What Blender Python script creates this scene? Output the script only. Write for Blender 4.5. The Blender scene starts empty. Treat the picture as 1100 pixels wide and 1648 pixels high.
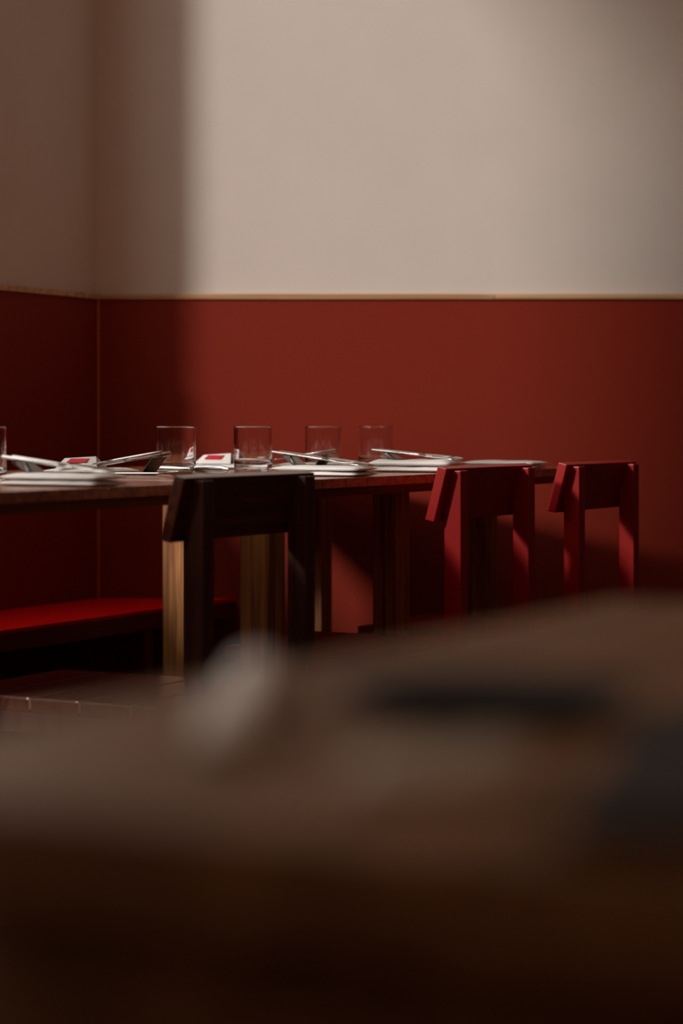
import bpy, bmesh, math, random
from mathutils import Vector, Matrix

random.seed(4)
scene = bpy.context.scene
C = scene.collection

# ------------------------------------------------------------------ camera
EYE = 0.86
cam_d = bpy.data.cameras.new('camera')
cam = bpy.data.objects.new('camera', cam_d)
C.objects.link(cam)
cam.location = (0, 0, EYE)
cam.rotation_euler = (math.radians(90), 0, 0)
cam_d.sensor_fit = 'HORIZONTAL'
cam_d.sensor_width = 24.0
cam_d.lens = 24.0 * 3500 / 1100
cam_d.shift_y = -(824 - 686) / 1100.0
cam_d.clip_start = 0.02
cam_d.dof.use_dof = True
cam_d.dof.focus_distance = 4.45
cam_d.dof.aperture_fstop = 2.9
scene.camera = cam

# ------------------------------------------------------------------ daylight
world = bpy.data.worlds.new('sky')
scene.world = world
world.use_nodes = True
bgn = world.node_tree.nodes['Background']
bgn.inputs['Color'].default_value = (1.0, 0.95, 0.88, 1)
bgn.inputs['Strength'].default_value = 2.0

sun_d = bpy.data.lights.new('sun', 'SUN')
sun_d.energy = 2.35
sun_d.angle = math.radians(6.0)
sun_d.color = (1.0, 0.95, 0.90)
sun = bpy.data.objects.new('sun', sun_d)
C.objects.link(sun)
SUN_AZ, SUN_EL = 42.0, 24.0          # direction the light travels, from +X towards +Y
sd = Vector((math.cos(math.radians(SUN_AZ)) * math.cos(math.radians(SUN_EL)),
             math.sin(math.radians(SUN_AZ)) * math.cos(math.radians(SUN_EL)),
             -math.sin(math.radians(SUN_EL))))
sun.rotation_euler = sd.to_track_quat('-Z', 'Y').to_euler()
sun.location = (-4, 0, 4)

vs = scene.view_settings
vs.view_transform = 'Standard'
vs.look = 'None'
vs.exposure = 0.0
vs.gamma = 1.0
vs.use_curve_mapping = False
scene.cycles.use_denoising = True

# ------------------------------------------------------------------ dining-row frame
ANG = math.radians(62.5)
U = Vector((math.cos(ANG), math.sin(ANG), 0))
V = Vector((-math.sin(ANG), math.cos(ANG), 0))
E0 = Vector((-0.298, 3.725, 0))      # a point of the first table's outer edge, on the floor


def row(u, v, z=0.0):
    return E0 + U * u + V * v + Vector((0, 0, z))


def unrow(x, y):
    d = Vector((x, y, 0)) - E0
    return d.dot(U), d.dot(V)


# ------------------------------------------------------------------ materials
def mat(name):
    m = bpy.data.materials.new(name)
    m.use_nodes = True
    return m, m.node_tree.nodes, m.node_tree.links, m.node_tree.nodes['Principled BSDF']


def plain(name, col, rough=0.5, metal=0.0, spec=0.5, noise=0.0, scale=40.0, bump=0.0):
    m, n, l, b = mat(name)
    b.inputs['Base Color'].default_value = (*col, 1)
    b.inputs['Roughness'].default_value = rough
    b.inputs['Metallic'].default_value = metal
    b.inputs['Specular IOR Level'].default_value = spec
    if noise or bump:
        tc = n.new('ShaderNodeTexCoord')
        nz = n.new('ShaderNodeTexNoise')
        nz.inputs['Scale'].default_value = scale
        nz.inputs['Detail'].default_value = 6
        l.new(tc.outputs['Object'], nz.inputs['Vector'])
        if noise:
            mx = n.new('ShaderNodeMix')
            mx.data_type = 'RGBA'
            mx.inputs[6].default_value = (*[c * (1 - noise) for c in col], 1)
            mx.inputs[7].default_value = (*[min(1, c * (1 + noise)) for c in col], 1)
            l.new(nz.outputs['Fac'], mx.inputs[0])
            l.new(mx.outputs[2], b.inputs['Base Color'])
        if bump:
            bp = n.new('ShaderNodeBump')
            bp.inputs['Strength'].default_value = bump
            bp.inputs['Distance'].default_value = 0.002
            l.new(nz.outputs['Fac'], bp.inputs['Height'])
            l.new(bp.outputs['Normal'], b.inputs['Normal'])
    return m


def wood(name, dark, light, rough=0.35, axis='Z', grain=28.0, spec=0.5, coat=0.0):
    m, n, l, b = mat(name)
    tc = n.new('ShaderNodeTexCoord')
    oi = n.new('ShaderNodeObjectInfo')
    add = n.new('ShaderNodeVectorMath')
    add.operation = 'ADD'
    sc_ = n.new('ShaderNodeVectorMath')
    sc_.operation = 'SCALE'
    sc_.inputs[0].default_value = (7.3, 4.1, 9.7)
    l.new(oi.outputs['Random'], sc_.inputs['Scale'])
    l.new(tc.outputs['Object'], add.inputs[0])
    l.new(sc_.outputs['Vector'], add.inputs[1])
    mp = n.new('ShaderNodeMapping')
    s = [grain * 4, grain * 4, grain * 4]
    s['XYZ'.index(axis)] = grain * 0.16
    mp.inputs['Scale'].default_value = s
    l.new(add.outputs['Vector'], mp.inputs['Vector'])
    nz = n.new('ShaderNodeTexNoise')
    nz.inputs['Scale'].default_value = 1.0
    nz.inputs['Detail'].default_value = 5
    nz.inputs['Distortion'].default_value = 0.7
    l.new(mp.outputs['Vector'], nz.inputs['Vector'])
    cr = n.new('ShaderNodeValToRGB')
    cr.color_ramp.elements[0].position = 0.38
    cr.color_ramp.elements[0].color = (*dark, 1)
    cr.color_ramp.elements[1].position = 0.62
    cr.color_ramp.elements[1].color = (*light, 1)
    l.new(nz.outputs['Fac'], cr.inputs['Fac'])
    l.new(cr.outputs['Color'], b.inputs['Base Color'])
    b.inputs['Roughness'].default_value = rough
    b.inputs['Specular IOR Level'].default_value = spec
    b.inputs['Coat Weight'].default_value = coat
    b.inputs['Coat Roughness'].default_value = 0.12
    bp = n.new('ShaderNodeBump')
    bp.inputs['Strength'].default_value = 0.15
    bp.inputs['Distance'].default_value = 0.001
    l.new(nz.outputs['Fac'], bp.inputs['Height'])
    l.new(bp.outputs['Normal'], b.inputs['Normal'])
    return m


def glassmat(name, col=(1, 1, 1), rough=0.0):
    m, n, l, b = mat(name)
    b.inputs['Base Color'].default_value = (*col, 1)
    b.inputs['Roughness'].default_value = rough
    b.inputs['Transmission Weight'].default_value = 1.0
    b.inputs['IOR'].default_value = 1.55
    return m


M = {}
M['plaster'] = plain('plaster', (0.64, 0.565, 0.51), 0.9, noise=0.05, scale=6, bump=0.12)
M['red_panel'] = plain('red_panel', (0.212, 0.018, 0.0065), 0.65, spec=0.2, noise=0.06, scale=90, bump=0.05)
M['dark_blocker'] = plain('dark_blocker', (0.035, 0.010, 0.006), 0.6, noise=0.1, scale=20)
M['bead'] = plain('bead', (0.55, 0.13, 0.07), 0.45, noise=0.05)
M['plaster_warm'] = plain('plaster_warm', (0.78, 0.52, 0.36), 0.9, noise=0.05, scale=6, bump=0.12)
M['ceiling'] = plain('ceiling', (0.74, 0.52, 0.36), 0.9, noise=0.03)
M['rail'] = wood('rail_wood', (0.42, 0.22, 0.10), (0.62, 0.38, 0.20), 0.5, 'X', 16)
M['floor'] = wood('floor_wood', (0.06, 0.032, 0.018), (0.12, 0.065, 0.036), 0.35, 'X', 12)
M['subfloor'] = plain('subfloor', (0.03, 0.018, 0.012), 0.8, noise=0.1)
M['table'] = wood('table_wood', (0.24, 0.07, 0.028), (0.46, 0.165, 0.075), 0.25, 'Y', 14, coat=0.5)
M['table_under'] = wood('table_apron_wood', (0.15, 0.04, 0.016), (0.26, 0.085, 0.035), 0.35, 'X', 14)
M['leg'] = wood('leg_wood', (0.17, 0.05, 0.012), (0.50, 0.21, 0.058), 0.42, 'Z', 15)
M['chair_red'] = plain('chair_red', (0.37, 0.006, 0.004), 0.35, spec=0.35, noise=0.05, scale=60, bump=0.04)
M['chair_brown'] = wood('chair_brown', (0.07, 0.018, 0.009), (0.13, 0.04, 0.02), 0.2, 'X', 14, spec=0.5)
M['chair_brown_post'] = wood('chair_brown_post', (0.05, 0.013, 0.007), (0.10, 0.03, 0.015), 0.5, 'Z', 14, spec=0.25)
M['strip'] = plain('lit_gap_tone', (0.34, 0.17, 0.11), 0.4, noise=0.05)
M['bench_red'] = plain('bench_red', (0.88, 0.004, 0.006), 0.35, spec=0.2, noise=0.04, scale=50, bump=0.03)
M['bench_edge'] = plain('bench_edge', (0.20, 0.035, 0.02), 0.45, noise=0.1, scale=30)
M['steel'] = plain('steel', (0.62, 0.60, 0.58), 0.16, 1.0)
M['dark_steel'] = plain('dark_steel', (0.16, 0.14, 0.13), 0.25, 1.0)
M['linen'] = plain('linen', (0.86, 0.84, 0.82), 0.85, noise=0.03, scale=300, bump=0.35)
M['beige_linen'] = plain('beige_linen', (0.46, 0.36, 0.28), 0.9, noise=0.03, scale=300, bump=0.3)
M['red_print'] = plain('red_print', (0.62, 0.012, 0.03), 0.6, noise=0.03)
M['glass'] = glassmat('clear_glass')
M['pane'] = glassmat('window_pane', (1, 1, 1))
M['front_table'] = wood('front_table_wood', (0.16, 0.070, 0.026), (0.27, 0.128, 0.052), 0.6, 'X', 8, spec=0.15)
M['ceramic'] = plain('dark_ceramic', (0.018, 0.012, 0.009), 0.75, spec=0.2, noise=0.1)
M['frame'] = plain('window_frame_paint', (0.45, 0.38, 0.32), 0.5, noise=0.05)


# ------------------------------------------------------------------ helpers
def obj(name, bm, m, parent=None, smooth=False, loc=None):
    bmesh.ops.recalc_face_normals(bm, faces=bm.faces)
    me = bpy.data.meshes.new(name)
    bm.to_mesh(me)
    bm.free()
    if smooth:
        for p in me.polygons:
            p.use_smooth = True
    me.materials.append(m)
    o = bpy.data.objects.new(name, me)
    C.objects.link(o)
    if parent is not None:
        o.parent = parent
    if loc is not None:
        o.location = loc
    return o


def thing(name, label, cat, loc, rz=0.0, group=None):
    o = bpy.data.objects.new(name, None)
    o.empty_display_size = 0.05
    C.objects.link(o)
    o.location = loc
    o.rotation_euler = (0, 0, rz)
    return tag(o, label, cat, group)


def tag(o, label, cat, group=None):
    o['label'] = label
    o['category'] = cat
    if group:
        o['group'] = group
    return o


def struct(name, bm, m, smooth=False):
    o = obj(name, bm, m, None, smooth)
    o['kind'] = 'structure'
    return o


def add_box(bm, x0, x1, y0, y1, z0, z1):
    v = [bm.verts.new(p) for p in ((x0, y0, z0), (x1, y0, z0), (x1, y1, z0), (x0, y1, z0),
                                   (x0, y0, z1), (x1, y0, z1), (x1, y1, z1), (x0, y1, z1))]
    for f in ((0, 3, 2, 1), (4, 5, 6, 7), (0, 1, 5, 4), (1, 2, 6, 5), (2, 3, 7, 6), (3, 0, 4, 7)):
        bm.faces.new([v[i] for i in f])
    return v


def bevel(bm, w, seg=2):
    if w > 0:
        bmesh.ops.bevel(bm, geom=list(bm.edges), offset=w, segments=seg, profile=0.6, affect='EDGES')
    return bm


def box(x0, x1, y0, y1, z0, z1, bev=0.002, seg=2):
    bm = bmesh.new()
    add_box(bm, x0, x1, y0, y1, z0, z1)
    return bevel(bm, bev, seg)


def hull8(pts, bev=0.002, seg=2):
    """eight corners: four of the bottom ring, then four of the top ring"""
    bm = bmesh.new()
    v = [bm.verts.new(p) for p in pts]
    for f in ((0, 3, 2, 1), (4, 5, 6, 7), (0, 1, 5, 4), (1, 2, 6, 5), (2, 3, 7, 6), (3, 0, 4, 7)):
        bm.faces.new([v[i] for i in f])
    return bevel(bm, bev, seg)


def prism(poly, z0, z1, bev=0.0):
    bm = bmesh.new()
    a = [bm.verts.new((p[0], p[1], z0)) for p in poly]
    b = [bm.verts.new((p[0], p[1], z1)) for p in poly]
    n = len(poly)
    bm.faces.new(a[::-1])
    bm.faces.new(b)
    for i in range(n):
        bm.faces.new((a[i], a[(i + 1) % n], b[(i + 1) % n], b[i]))
    return bevel(bm, bev)


def lathe(profile, n=64):
    bm = bmesh.new()
    rings = []
    for r, z in profile:
        if r < 1e-6:
            rings.append([bm.verts.new((0, 0, z))])
        else:
            rings.append([bm.verts.new((r * math.cos(2 * math.pi * i / n), r * math.sin(2 * math.pi * i / n), z))
                          for i in range(n)])
    for a, b in zip(rings, rings[1:]):
        for i in range(n):
            j = (i + 1) % n
            if len(a) == 1 and len(b) > 1:
                bm.faces.new((a[0], b[i], b[j]))
            elif len(b) == 1 and len(a) > 1:
                bm.faces.new((a[i], a[j], b[0]))
            elif len(a) > 1:
                bm.faces.new((a[i], a[j], b[j], b[i]))
    return bm


def ribbon(bm, stations, k=10):
    """stations: (y, z, half width, half thickness, cup) -> closed lens-section loft along +y"""
    rings = []
    for y, z, hw, ht, cup in stations:
        ring = []
        for i in range(k):
            a = 2 * math.pi * i / k
            x = hw * math.cos(a)
            ring.append(bm.verts.new((x, y, z + ht * math.sin(a) + cup * (math.cos(a) ** 2))))
        rings.append(ring)
    for a, b in zip(rings, rings[1:]):
        for i in range(k):
            j = (i + 1) % k
            bm.faces.new((a[i], a[j], b[j], b[i]))
    bm.faces.new(rings[0])
    bm.faces.new(rings[-1][::-1])
    return bm


# ------------------------------------------------------------------ the room
BACK = 5.937
CX = -0.670                                     # corner of left and back wall
LEFT_V = 1.351
RIGHT, REAR, TOP = 3.6, -2.2, 4.1
DADO = 1.213


def wall_x(y):                                  # inner face of the left wall at depth y
    return CX - (BACK - y) * U.x / U.y


RLEN = (BACK - REAR) / U.y                      # length of the left wall


def lw(r, d=0.0):                               # r from the corner towards the camera, d outwards
    p = Vector((CX, BACK, 0)) - U * r + V * d
    return (p.x, p.y)


TH = 0.28
# floor, with its boards as parts
flo = struct('floor', prism([(wall_x(REAR) - 0.4, REAR), (RIGHT, REAR), (RIGHT, BACK), (CX - 0.02, BACK)], -0.12, -0.022), M['subfloor'])
y = 0.9
k = 0
while y < BACK - 0.01:
    y1 = min(y + 0.14, BACK)
    cuts = [None] + [x for x in [(-1.9 + (k * 0.83) % 1.7) + 1.7 * i for i in range(4)] if wall_x(y) + 0.3 < x < RIGHT - 0.2] + [RIGHT]
    for a, b in zip(cuts, cuts[1:]):
        g = 0.0012
        xa0, xa1 = (wall_x(y), wall_x(y1)) if a is None else (a + g, a + g)
        bm = prism([(xa0, y + g), (b - g, y + g), (b - g, y1 - g), (xa1, y1 - g)], -0.022, 0.0)
        obj('floor_board', bm, M['floor'], flo)
    y = y1
    k += 1
struct('floor_near', prism([(wall_x(REAR), REAR), (RIGHT, REAR), (RIGHT, 0.9), (wall_x(0.9), 0.9)], -0.022, 0.0), M['floor'])

struct('ceiling', prism([(wall_x(REAR) - 0.4, REAR - 0.1), (RIGHT + 0.1, REAR - 0.1), (RIGHT + 0.1, BACK + 0.1), (CX - 0.4, BACK + 0.1)], TOP, TOP + 0.12), M['ceiling'])
struct('wall_back', prism([(CX - 0.1, BACK), (RIGHT, BACK), (RIGHT, BACK + 0.2), (CX - 0.1, BACK + 0.2)], 0, TOP), M['plaster'])
struct('wall_right', prism([(RIGHT, REAR), (RIGHT + 0.2, REAR), (RIGHT + 0.2, BACK + 0.2), (RIGHT, BACK + 0.2)], 0, TOP), M['plaster_warm'])
struct('wall_rear', prism([(wall_x(REAR) - 0.3, REAR - 0.2), (RIGHT + 0.2, REAR - 0.2), (RIGHT + 0.2, REAR), (wall_x(REAR) - 0.3, REAR)], 0, TOP), M['plaster_warm'])

# left wall: sill wall, head and piers around the windows that light the room
WINS = [(0.53, 3.52), (4.2, 6.0)]
SILL, HEAD = 1.02, 3.78


def lwall(bm, r0, r1, z0, z1, d0=0.0, d1=TH):
    p = [lw(r0, d0), lw(r1, d0), lw(r1, d1), lw(r0, d1)]
    v = [bm.verts.new((*q, z0)) for q in p] + [bm.verts.new((*q, z1)) for q in p]
    for f in ((0, 3, 2, 1), (4, 5, 6, 7), (0, 1, 5, 4), (1, 2, 6, 5), (2, 3, 7, 6), (3, 0, 4, 7)):
        bm.faces.new([v[i] for i in f])


bm = bmesh.new()
lwall(bm, -0.05, RLEN, 0, SILL)
lwall(bm, -0.05, RLEN, HEAD, TOP)
edges_r = [-0.05] + [e for w_ in WINS for e in w_] + [RLEN]
for a, b in zip(edges_r[0::2], edges_r[1::2]):
    lwall(bm, a, b, SILL, HEAD)
struct('wall_left', bm, M['plaster'])

for i, (a, b) in enumerate(WINS):
    t = 0.05
    bm = bmesh.new()
    lwall(bm, a, b, SILL, SILL + t, 0.18, 0.24)
    lwall(bm, a, b, HEAD - t, HEAD, 0.18, 0.24)
    lwall(bm, a, a + t, SILL + t, HEAD - t, 0.18, 0.24)
    lwall(bm, b - t, b, SILL + t, HEAD - t, 0.18, 0.24)
    w = struct('window_%d' % (i + 1), bm, M['frame'])
    # portal guiding the sky light through this opening
    ld = bpy.data.lights.new('window_portal', 'AREA')
    ld.shape = 'RECTANGLE'
    ld.size = b - a
    ld.size_y = HEAD - SILL
    ld.cycles.is_portal = True
    lo = bpy.data.objects.new('window_portal', ld)
    C.objects.link(lo)
    c = lw((a + b) / 2, 0.26)
    lo.location = (c[0], c[1], (SILL + HEAD) / 2)
    lo.rotation_euler = (-V).to_track_quat('-Z', 'Z').to_euler()

# red dado panels on the two walls in view, wooden cap rail, corner bead
PT = 0.012
struct('trim_1', prism([(CX + 0.012, BACK - PT), (RIGHT, BACK - PT), (RIGHT, BACK), (CX, BACK)], 0.0, DADO - 0.006), M['red_panel'])
bm = bmesh.new()
lwall(bm, 0.012, RLEN, 0.0, SILL, -PT, 0.0)
lwall(bm, 0.012, WINS[0][0], SILL, DADO - 0.006, -PT, 0.0)
struct('trim_2', bm, M['red_panel'])
struct('trim_6', prism([(RIGHT - PT, REAR), (RIGHT, REAR), (RIGHT, BACK - PT), (RIGHT - PT, BACK - PT)], 0.0, DADO), M['red_panel'])
struct('trim_7', prism([(wall_x(REAR) + 0.02, REAR), (RIGHT - PT, REAR), (RIGHT - PT, REAR + PT), (wall_x(REAR) + 0.02, REAR + PT)], 0.0, DADO), M['red_panel'])
R0 = 0.020
bm = prism([(CX + 0.012, BACK - R0), (0.415, BACK - R0), (0.415, BACK), (CX, BACK)], DADO - 0.007, DADO + 0.007, 0.0015)
struct('trim_3', bm, M['rail'])
bm = prism([(0.417, BACK - R0), (RIGHT - PT, BACK - R0), (RIGHT - PT, BACK), (0.417, BACK)], DADO - 0.007, DADO + 0.007, 0.0015)
struct('trim_8', bm, M['rail'])
bm = bmesh.new()
lwall(bm, 0.0, WINS[0][0], DADO - 0.007, DADO + 0.007, -R0, 0.0)
struct('trim_4', bm, M['rail'])
bd = Vector((CX, BACK, 0)) + (Vector((1, 0, 0)) - U).normalized() * 0.012
bm = bmesh.new()
ring = [(bd.x + 0.0042 * math.cos(a), bd.y + 0.0042 * math.sin(a)) for a in [2 * math.pi * i / 12 for i in range(12)]]
bm.free()
struct('trim_5', prism(ring, 0.0, DADO - 0.007), M['bead'])

# added dark blocker, unseen at the right, cuts fill light on the chair backs
struct('fill_light_blocker', box(1.24, 1.32, 1.2, BACK - 0.022, 0.0, 1.62, 0.004), M['dark_blocker'])

# ------------------------------------------------------------------ red banquette along the left wall
t = thing('wall_bench', 'red painted wall bench under the far side of the tables', 'bench', row(0, 0), ANG)
BT = 0.392
u_end = 1.967
top = hull8([(-2.6, 1.01, BT - 0.010), (u_end, 1.01, BT - 0.010), (u_end - 0.165, LEFT_V - PT - 0.001, BT - 0.010), (-2.6, LEFT_V - PT - 0.001, BT - 0.010),
             (-2.6, 1.01, BT), (u_end, 1.01, BT), (u_end - 0.165, LEFT_V - PT - 0.001, BT), (-2.6, LEFT_V - PT - 0.001, BT)], 0.0015)
obj('bench_top', top, M['bench_red'], t)
obj('bench_front', box(-2.6, u_end - 0.02, 1.014, 1.038, BT - 0.052, BT - 0.0101, 0.0015), M['bench_edge'], t)
for q in (-2.3, -1.0, 0.15, 1.55):
    obj('support', box(q, q + 0.04, 1.04, LEFT_V - PT - 0.001, 0.0, BT - 0.0101, 0.002), M['bench_edge'], t)

# ------------------------------------------------------------------ tables
TT = 0.76


def table_boards(t, u0, u1, v0, v1, widths):
    u = u0
    i = 0
    while u < u1 - 1e-4:
        w = widths[i % len(widths)]
        e = u + w
        if u1 - e < 0.05:
            e = u1
        obj('board', box(u + 0.0004, e - 0.0004, v0, v1, TT - 0.019, TT, 0.0014), M['table'], t)
        u = e
        i += 1


def apron(t, u0, u1, v0, v1):
    # bevelled under-frame, wide above and narrowing below
    def ring(z0, z1, ins, depth):
        bm = bmesh.new()
        for (a0, b0, a1, b1) in ((u0, v0, u1, v0 + depth), (u0, v1 - depth, u1, v1)):
            s = 1 if b0 == v0 else -1
            p = [(a0 + ins, b0 + (ins if s > 0 else 0), z0), (a1 - ins, b0 + (ins if s > 0 else 0), z0),
                 (a1 - ins, b1 - (ins if s < 0 else 0), z0), (a0 + ins, b1 - (ins if s < 0 else 0), z0),
                 (a0 + 0.004, b0 + (0.004 if s > 0 else 0), z1), (a1 - 0.004, b0 + (0.004 if s > 0 else 0), z1),
                 (a1 - 0.004, b1 - (0.004 if s < 0 else 0), z1), (a0 + 0.004, b1 - (0.004 if s < 0 else 0), z1)]
            v = [bm.verts.new(q) for q in p]
            for f in ((0, 3, 2, 1), (4, 5, 6, 7), (0, 1, 5, 4), (1, 2, 6, 5), (2, 3, 7, 6), (3, 0, 4, 7)):
                bm.faces.new([v[i] for i in f])
        return bm
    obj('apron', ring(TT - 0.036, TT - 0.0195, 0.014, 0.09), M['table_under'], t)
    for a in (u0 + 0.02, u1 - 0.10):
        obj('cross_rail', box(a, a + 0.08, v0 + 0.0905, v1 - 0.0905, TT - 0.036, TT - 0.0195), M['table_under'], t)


t = thing('dining_table', 'brown wooden dining table end at the left edge, with one glass', 'table', row(0, 0), ANG)
table_boards(t, -0.75, 0.22, 0.0, 0.95, [0.12, 0.10, 0.13])
apron(t, -0.75, 0.22, 0.0, 0.95)
obj('column', box(-0.45, -0.33, 0.38, 0.50, 0.02, TT - 0.0195, 0.004), M['leg'], t)
obj('foot', box(-0.62, -0.16, 0.21, 0.67, 0.0, 0.02, 0.004), M['table_under'], t)

T2V0 = -0.050
t = thing('dining_table', 'long reddish wooden dining table behind the chairs, set with four glasses', 'table', row(0, 0), ANG)
table_boards(t, 0.27, 1.975, T2V0, 0.95, [0.085, 0.115, 0.10, 0.09, 0.125])
apron(t, 0.27, 1.975, T2V0, 0.95)
LW, LD = 0.062, 0.062
for (lu, lv, lw_) in ((0.300, -0.030, LW), (0.300, 0.85, LW), (1.205, 0.15, LW), (1.432, 0.850, LW), (1.775, 0.18, LW), (1.855, 0.690, 0.05)):
    obj('leg', box(lu, lu + LD, lv, lv + lw_, 0.0, TT - 0.0195, 0.0025), M['leg'], t)


# ------------------------------------------------------------------ chairs
def make_chair(label, loc, red=True, group=None):
    t = thing('dining_chair', label, 'chair', loc, ANG, group)
    pm = M['chair_red'] if red else M['chair_brown_post']
    bmx = M['chair_red'] if red else M['chair_brown']
    SZ = 0.398
    for x in (0.03, 0.38):
        obj('back_post', box(x, x + 0.036, -0.037, 0.0, 0.0, 0.7715, 0.0022), pm, t)
    # leaning backrest board
    obj('backrest', hull8([(0, 0.008, 0.67), (0.446, 0.008, 0.67), (0.446, 0.028, 0.674), (0, 0.028, 0.674),
                           (0, -0.020, 0.776), (0.446, -0.020, 0.776), (0.446, 0.0, 0.781), (0, 0.0, 0.781)], 0.0018), bmx, t)
    n = 5
    y0, y1 = 0.004, 0.512
    d = (y1 - y0) / n
    for i in range(n):
        obj('seat_board', box(0.03, 0.416, y0 + i * d + 0.0016, y0 + (i + 1) * d - 0.0016, SZ - 0.026, SZ, 0.0035), bmx, t)
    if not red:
        for i in range(1, n):  # pale strips paint the lit lines along the seat board gaps
            obj('lit_gap_line', box(0.031, 0.415, y0 + i * d - 0.0015, y0 + i * d + 0.0015, SZ - 0.02, SZ - 0.0004, 0), M['strip'], t)
    for x in (0.032, 0.398):
        obj('side_rail', box(x, x + 0.016, 0.0, 0.46, SZ - 0.060, SZ - 0.0261, 0.0015), pm, t)
    for x in (0.035, 0.376):
        obj('front_leg', box(x, x + 0.035, 0.472, 0.486, 0.0, SZ - 0.0261, 0.002), pm, t)
    return t


make_chair('dark brown wooden chair with slatted seat, nearest of the chairs at the tables', row(-0.157, -0.111), red=False)
make_chair('bright red chair with leaning back board, in the middle beside the folded napkin', row(0.745, -0.163), True, 'red dining chairs')
make_chair('red chair farthest right, partly lost in the dark near the wall', row(1.28, -0.206), True, 'red dining chairs')

# ------------------------------------------------------------------ tumblers
def tumbler(label, u, v, i):
    r, h = 0.0431, 0.100
    prof = [(0, 0.0), (r - 0.004, 0.0), (r - 0.001, 0.0012), (r, 0.004), (r, 0.0055), (r, h - 0.004), (r, h - 0.0016), (r - 0.0006, h - 0.0004), (r - 0.0013, h),
            (r - 0.0022, h - 0.0004), (r - 0.0026, h - 0.002), (r - 0.0026, h - 0.005), (r - 0.0028, 0.026), (r - 0.0030, 0.023), (r - 0.005, 0.0165), (r - 0.011, 0.0142), (0, 0.013)]
    o = obj('tumbler', lathe(prof, 72), M['glass'], None, True, row(u, v, TT + 0.0002))
    o.rotation_euler = (0, 0, i * 0.7)
    return tag(o, label, 'glass', 'straight clear tumblers on the tables')


tumbler('clear tumbler cut off by the left edge of the picture', 0.092, 0.4595, 0)
tumbler('clear tumbler behind the raised cutlery, left of the other three in the row', 0.787, 0.473, 1)
tumbler('clear tumbler standing right behind the dark brown chair back', 1.059, 0.4386, 2)
tumbler('clear tumbler behind the middle napkin, second from the right', 1.43, 0.458, 3)
tumbler('clear tumbler at the right end of the row of glasses', 1.738, 0.4725, 4)


# ------------------------------------------------------------------ napkins
def fold_layer(bm, L, W, z0, h, ph, skew=0.0):
    """one folded-over thickness of cloth: soft pillow slab with a rolled edge"""
    nx, ny = 12, 22
    def pt(i, j, top):
        a, b = i / nx, j / ny
        ex = min(1.0, 4.0 * min(a, 1 - a)) ** 0.5
        ey = min(1.0, 9.0 * min(b, 1 - b)) ** 0.5
        f = ex * ey
        wv = 0.0011 * math.sin(7 * b + ph) * math.cos(5 * a + ph * 2) + 0.0006 * math.sin(17 * b + 3 * a + ph)
        z = z0 + (h * (0.42 + 0.58 * f) + wv * f if top else h * 0.42 * (1 - f) * 0.9)
        x = (a - 0.5) * W + skew * (b - 0.5) + 0.0012 * math.sin(9 * b + ph)
        yy = b * L + 0.0015 * math.sin(6 * a + ph)
        return bm.verts.new((x, yy, z))
    T_ = [[pt(i, j, True) for j in range(ny + 1)] for i in range(nx + 1)]
    B_ = [[pt(i, j, False) for j in range(ny + 1)] for i in range(nx + 1)]
    for i in range(nx):
        for j in range(ny):
            bm.faces.new((T_[i][j], T_[i + 1][j], T_[i + 1][j + 1], T_[i][j + 1]))
            bm.faces.new((B_[i][j], B_[i][j + 1], B_[i + 1][j + 1], B_[i + 1][j]))
    for i in range(nx):
        bm.faces.new((T_[i][0], B_[i][0], B_[i + 1][0], T_[i + 1][0]))
        bm.faces.new((T_[i][ny], T_[i + 1][ny], B_[i + 1][ny], B_[i][ny]))
    for j in range(ny):
        bm.faces.new((T_[0][j], T_[0][j + 1], B_[0][j + 1], B_[0][j]))
        bm.faces.new((T_[nx][j], B_[nx][j], B_[nx][j + 1], T_[nx][j + 1]))


def napkin(label, u, v, L=0.20, W=0.112, h=0.021, rz=0.0, layers=2, group='folded white napkins', ph=0.0, z=TT, cloth='linen'):
    bm = bmesh.new()
    for k in range(layers):
        fold_layer(bm, L - 0.004 * k, W - 0.003 * k, k * h / layers + 0.0003, h / layers, ph + k * 1.7, 0.004 * (1 - 2 * (k % 2)))
    p = row(u, v, z)
    o = obj('napkin', bm, M[cloth], None, True, p)
    o.rotation_euler = (0, 0, ANG + rz)
    return tag(o, label, 'napkin', group)


napkin('folded white napkin on the near edge of the left table', -0.141, 0.018, ph=0.3)
napkin('thick folded white napkin right of the brown chair back', 0.690, -0.037, ph=1.1)
napkin('plump folded white napkin beside the bright red chair', 1.120, -0.037, W=0.115, h=0.027, ph=2.4)
napkin('folded white napkin at the far side of the tables, left of the glasses', 0.655, 0.505, L=0.19, h=0.012, layers=1, ph=0.8)
napkin('flat white napkin between the second and third tumbler', 1.318, 0.30, L=0.20, W=0.12, h=0.014, ph=3.1)
napkin('flat white napkin left of the tumbler behind the brown chair', 1.245, 0.50, L=0.19, W=0.12, h=0.012, ph=4.0, layers=1)
napkin('white napkin on the table just behind the back of the bright red chair', 1.60, -0.035, L=0.19, W=0.11, h=0.018, ph=5.0)


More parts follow.
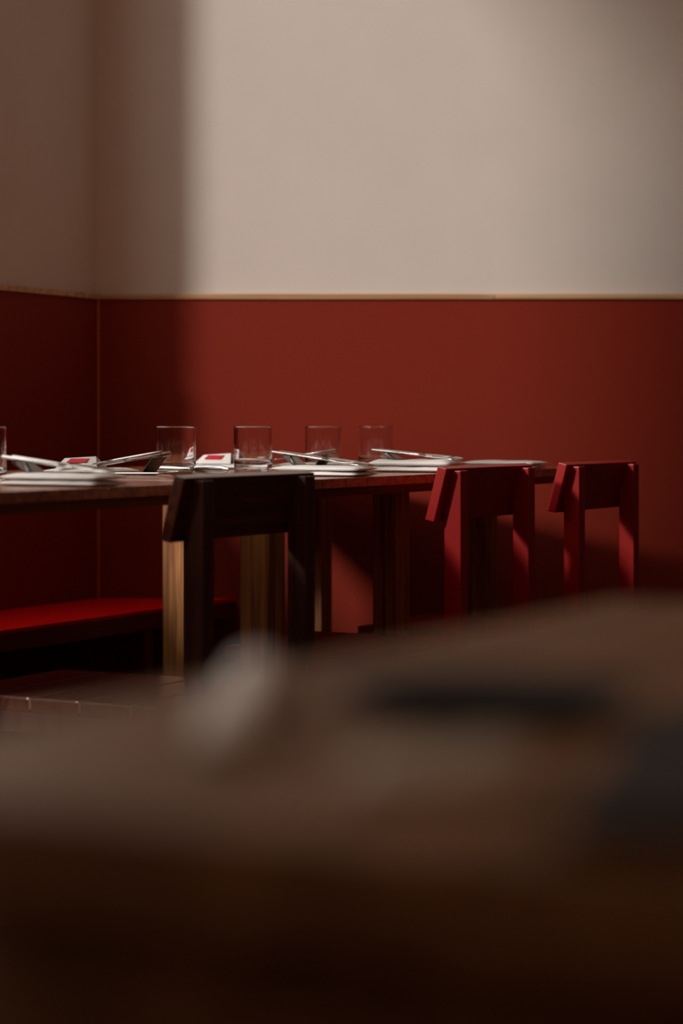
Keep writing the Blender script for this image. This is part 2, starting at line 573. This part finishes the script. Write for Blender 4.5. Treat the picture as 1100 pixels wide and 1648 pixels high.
def tent_card(label, u, v, rz, s=1.0):
    """small paper folded to a ridge, red print on one leaf"""
    t = thing('folded_paper', label, 'paper', row(u, v, TT), ANG + rz, 'folded white papers with red print')
    h, d, w = 0.036 * s, 0.05 * s, 0.05 * s
    z0 = 0.0145
    def leaf(sg):
        e = 0.0007
        return hull8([(-w, sg * d, z0 - 0.002), (w, sg * d, z0 - 0.002), (w, sg * d - sg * 0.004, z0 - 0.002), (-w, sg * d - sg * 0.004, z0 - 0.002),
                      (-w * 0.8, 0 + sg * e, h), (w * 0.7, 0 + sg * e, h + 0.004), (w * 0.7, -sg * e * 0, h + 0.003), (-w * 0.8, -sg * e * 0, h - 0.001)], 0)
    obj('leaf', leaf(1), M['linen'], t)
    obj('leaf', leaf(-1), M['linen'], t)
    n = Vector((0, -(h - z0), d)).normalized()
    pts = []
    for (fx, fy) in ((-0.55, 0.62), (0.35, 0.62), (0.45, 0.16), (-0.45, 0.16)):
        base = Vector((fx * w, -d * fy, z0 + (h - z0) * (1 - fy)))
        pts.append(base)
    bm = bmesh.new()
    a = [bm.verts.new(p + Vector((0, -0.0020, 0.0016))) for p in pts]
    b = [bm.verts.new(p + Vector((0, -0.0030, 0.0026))) for p in pts]
    bm.faces.new(a)
    bm.faces.new(b[::-1])
    for i in range(4):
        bm.faces.new((a[i], b[i], b[(i + 1) % 4], a[(i + 1) % 4]))
    obj('red_print', bm, M['red_print'], t)['label'] = 'red printed patch'
    return t


tent_card('folded white paper with a red patch, left of the tumbler behind the brown chair', 1.245, 0.640, math.radians(-78), 0.9)
tent_card('folded white paper with a red edge behind the left cutlery', 0.655, 0.625, math.radians(-70), 0.9)


# ------------------------------------------------------------------ cutlery
def bar(t, L=0.115, hw=0.0060, ht=0.0032):
    """blunt solid handle, a little slimmer towards the neck"""
    bm = bmesh.new()
    ribbon(bm, [(0.0, 0, hw * 0.85, ht * 0.85, 0), (0.0012, 0, hw, ht, 0), (L * 0.5, 0, hw * 0.9, ht, 0), (L * 0.88, 0, hw * 0.62, ht * 0.86, 0), (L, 0, hw * 0.5, ht * 0.7, 0)], 12)
    obj('handle', bm, M['steel'], t, True)


def knife_parts(t):
    bar(t, 0.112, 0.0068, 0.0036)
    bm = bmesh.new()
    ribbon(bm, [(0.111, 0, .0035, .0020, 0), (0.118, 0, .0080, .0013, 0), (0.15, 0, .0098, .0012, 0), (0.19, 0, .0092, .0011, 0), (0.205, 0, .0060, .0009, 0), (0.211, 0, .002, .0006, 0)], 8)
    obj('blade', bm, M['steel'], t, True)


def fork_parts(t):
    bar(t, 0.128, 0.0066, 0.0032)
    bm = bmesh.new()
    ribbon(bm, [(0.127, 0, .0035, .0022, 0), (0.136, 0, .006, .0017, 0), (0.145, 0, .0112, .0014, 0), (0.156, 0, .0125, .0012, 0)])
    obj('head', bm, M['steel'], t, True)
    for k in range(4):
        bm = bmesh.new()
        x0 = -0.0099 + 0.0066 * k
        ribbon(bm, [(0.153, 0, .0022, .0011, 0), (0.17, -.001, .0019, .0010, 0), (0.188, .002, .0015, .0009, 0), (0.200, .005, .0007, .0006, 0)], 6)
        for vtx in bm.verts:
            vtx.co.x += x0
        obj('tine', bm, M['steel'], t, True)


def spoon_parts(t):
    bar(t, 0.134, 0.0062, 0.0028)
    bm = bmesh.new()
    ribbon(bm, [(0.132, 0, .004, .0014, 0), (0.142, -.001, .0125, .0010, .004), (0.158, -.004, .0190, .0010, .0085), (0.175, -.004, .0195, .0010, .009), (0.19, -.002, .0140, .0010, .006), (0.1975, .001, .006, .0009, .002), (0.1995, .002, .002, .0006, 0)], 14)
    obj('bowl', bm, M['steel'], t, True)


KIND = {'knife': knife_parts, 'fork': fork_parts, 'spoon': spoon_parts}


def cutlery(kind, label, handle, tip, roll=0.0):
    """handle and tip: (u, v, z) of the two ends of the piece"""
    a, b = row(*handle), row(*tip)
    t = thing(kind, label, kind, a, 0, 'table cutlery')
    y = (b - a).normalized()
    x = y.cross(Vector((0, 0, 1))).normalized()
    z = x.cross(y)
    m = Matrix((x, y, z)).transposed().to_4x4()
    m = m @ Matrix.Rotation(roll, 4, 'Y')
    t.rotation_euler = m.to_euler()
    KIND[kind](t)
    return t


def rest(label, u, v, out, h=0.038, z=TT):
    """small stand bent from dark metal strip, sloping up towards the middle of the table"""
    t = thing('cutlery_rest', label, 'cutlery rest', row(u, v, z), ANG + (0 if out > 0 else math.pi), 'bent metal cutlery rests')
    w = 0.027
    bm = bmesh.new()
    prof = [(-0.030, 0.0), (-0.010, 0.0), (0.020, h), (0.018, h + 0.0012), (-0.0112, 0.0016), (-0.030, 0.0016)]
    a = [bm.verts.new((-w, p, q)) for p, q in prof]
    b = [bm.verts.new((w, p, q)) for p, q in prof]
    bm.faces.new(a)
    bm.faces.new(b[::-1])
    for i in range(6):
        j = (i + 1) % 6
        bm.faces.new((a[i], b[i], b[j], a[j]))
    obj('sheet', bm, M['dark_steel'], t)
    return t


def near_set(name, u, v0, nap_h):
    zt = TT + nap_h
    hr = 0.0395 - nap_h
    rest('small bent metal cutlery rest ' + name, u, v0 + 0.160, 1, hr, zt + 0.0002)
    # handles rise towards the middle of the table, heads lie on the napkin
    cutlery('fork', 'steel fork propped with its handle raised ' + name, (u - 0.018, v0 + 0.203, TT + 0.0485), (u - 0.018, v0 + 0.0, zt + 0.0035))
    cutlery('knife', 'steel knife propped with its handle raised ' + name, (u + 0.012, v0 + 0.206, TT + 0.0470), (u + 0.012, v0 - 0.004, zt + 0.002), math.radians(25))


near_set('on the napkin of the left table', -0.141, 0.026, 0.021)
near_set('on the napkin right of the brown chair back', 0.690, -0.032, 0.021)
near_set('beside the bright red chair', 1.120, -0.042, 0.027)

rest('small bent metal cutlery rest beside the leftmost whole tumbler', 0.637, 0.438, -1, 0.036)
cutlery('fork', 'steel fork with raised handle pointing at the leftmost whole tumbler', (0.612, 0.398, TT + 0.0475), (0.612, 0.606, TT + 0.0155))
cutlery('knife', 'steel knife with raised handle beside the leftmost whole tumbler', (0.646, 0.398, TT + 0.0445), (0.646, 0.612, TT + 0.014), math.radians(20))
cutlery('spoon', 'steel spoon lying flat before the leftmost whole tumbler', (0.575, 0.50, TT + 0.0032), (0.575, 0.300, TT + 0.0052))
cutlery('knife', 'steel knife on edge, blade in front of the leftmost whole tumbler', (0.712, 0.480, TT + 0.0105), (0.672, 0.272, TT + 0.0105), math.radians(88))
rest('small bent metal cutlery rest between the two middle tumblers', 1.245, 0.365, -1, 0.034)
cutlery('spoon', 'steel spoon lying by the tumbler behind the brown chair', (1.16, 0.52, TT + 0.0032), (1.15, 0.32, TT + 0.0052))
cutlery('fork', 'steel fork with raised handle between the two middle tumblers', (1.252, 0.330, TT + 0.0455), (1.235, 0.535, TT + 0.0155))

# ------------------------------------------------------------------ blurred foreground table
FU0, FU1, FV1, FV0 = -2.70, -1.98, -1.545, -2.22
t = thing('foreground_table', 'out of focus brown table filling the foreground', 'table', row(0, 0), ANG)
q = FV0
while q < FV1 - 1e-4:
    e = q + (FV1 - FV0) / 6
    obj('board', box(FU0, FU1, q + 0.0005, e - 0.0005, TT - 0.026, TT, 0.002), M['front_table'], t)
    q = e
obj('apron', box(FU0 + 0.05, FU1 - 0.05, FV0 + 0.05, FV1 - 0.05, TT - 0.075, TT - 0.0265, 0.002), M['front_table'], t)
for lu in (FU0 + 0.05, FU1 - 0.11):
    for lv in (FV0 + 0.05, FV1 - 0.11):
        obj('leg', box(lu, lu + 0.06, lv, lv + 0.06, 0, TT - 0.0751, 0.002), M['front_table'], t)

prof = [(0, 0.0), (0.030, 0.0), (0.034, 0.002), (0.052, 0.008), (0.0525, 0.0095), (0.050, 0.0095), (0.033, 0.0045), (0, 0.0035)]
o = obj('saucer', lathe(prof, 48), M['ceramic'], None, True, Vector((0.050, 0.755, TT + 0.0005)))
tag(o, 'out of focus dark saucer on the foreground table', 'saucer')
napkin('out of focus beige napkin in front of the dark saucer', *unrow(0.030, 0.585), L=0.06, W=0.055, h=0.008, rz=-ANG, layers=1, cloth='beige_linen', group='napkins on the foreground table', ph=1.0)
napkin('narrow pale napkin, a bright blur on the left of the foreground table', *unrow(-0.034, 0.655), L=0.20, W=0.02, h=0.012, rz=-ANG, layers=1, group='napkins on the foreground table', ph=2.0)

o = obj('dark_flat_box', box(-0.075, 0.075, -0.11, 0.11, 0.0, 0.008, 0.002), M['ceramic'], None, False, Vector((0.150, 0.60, TT + 0.0003)))  # plain dark box, added to give the dark area at the right
o.rotation_euler = (0, 0, math.radians(-14))
tag(o, 'out of focus dark flat shape at the right of the foreground table', 'folder')
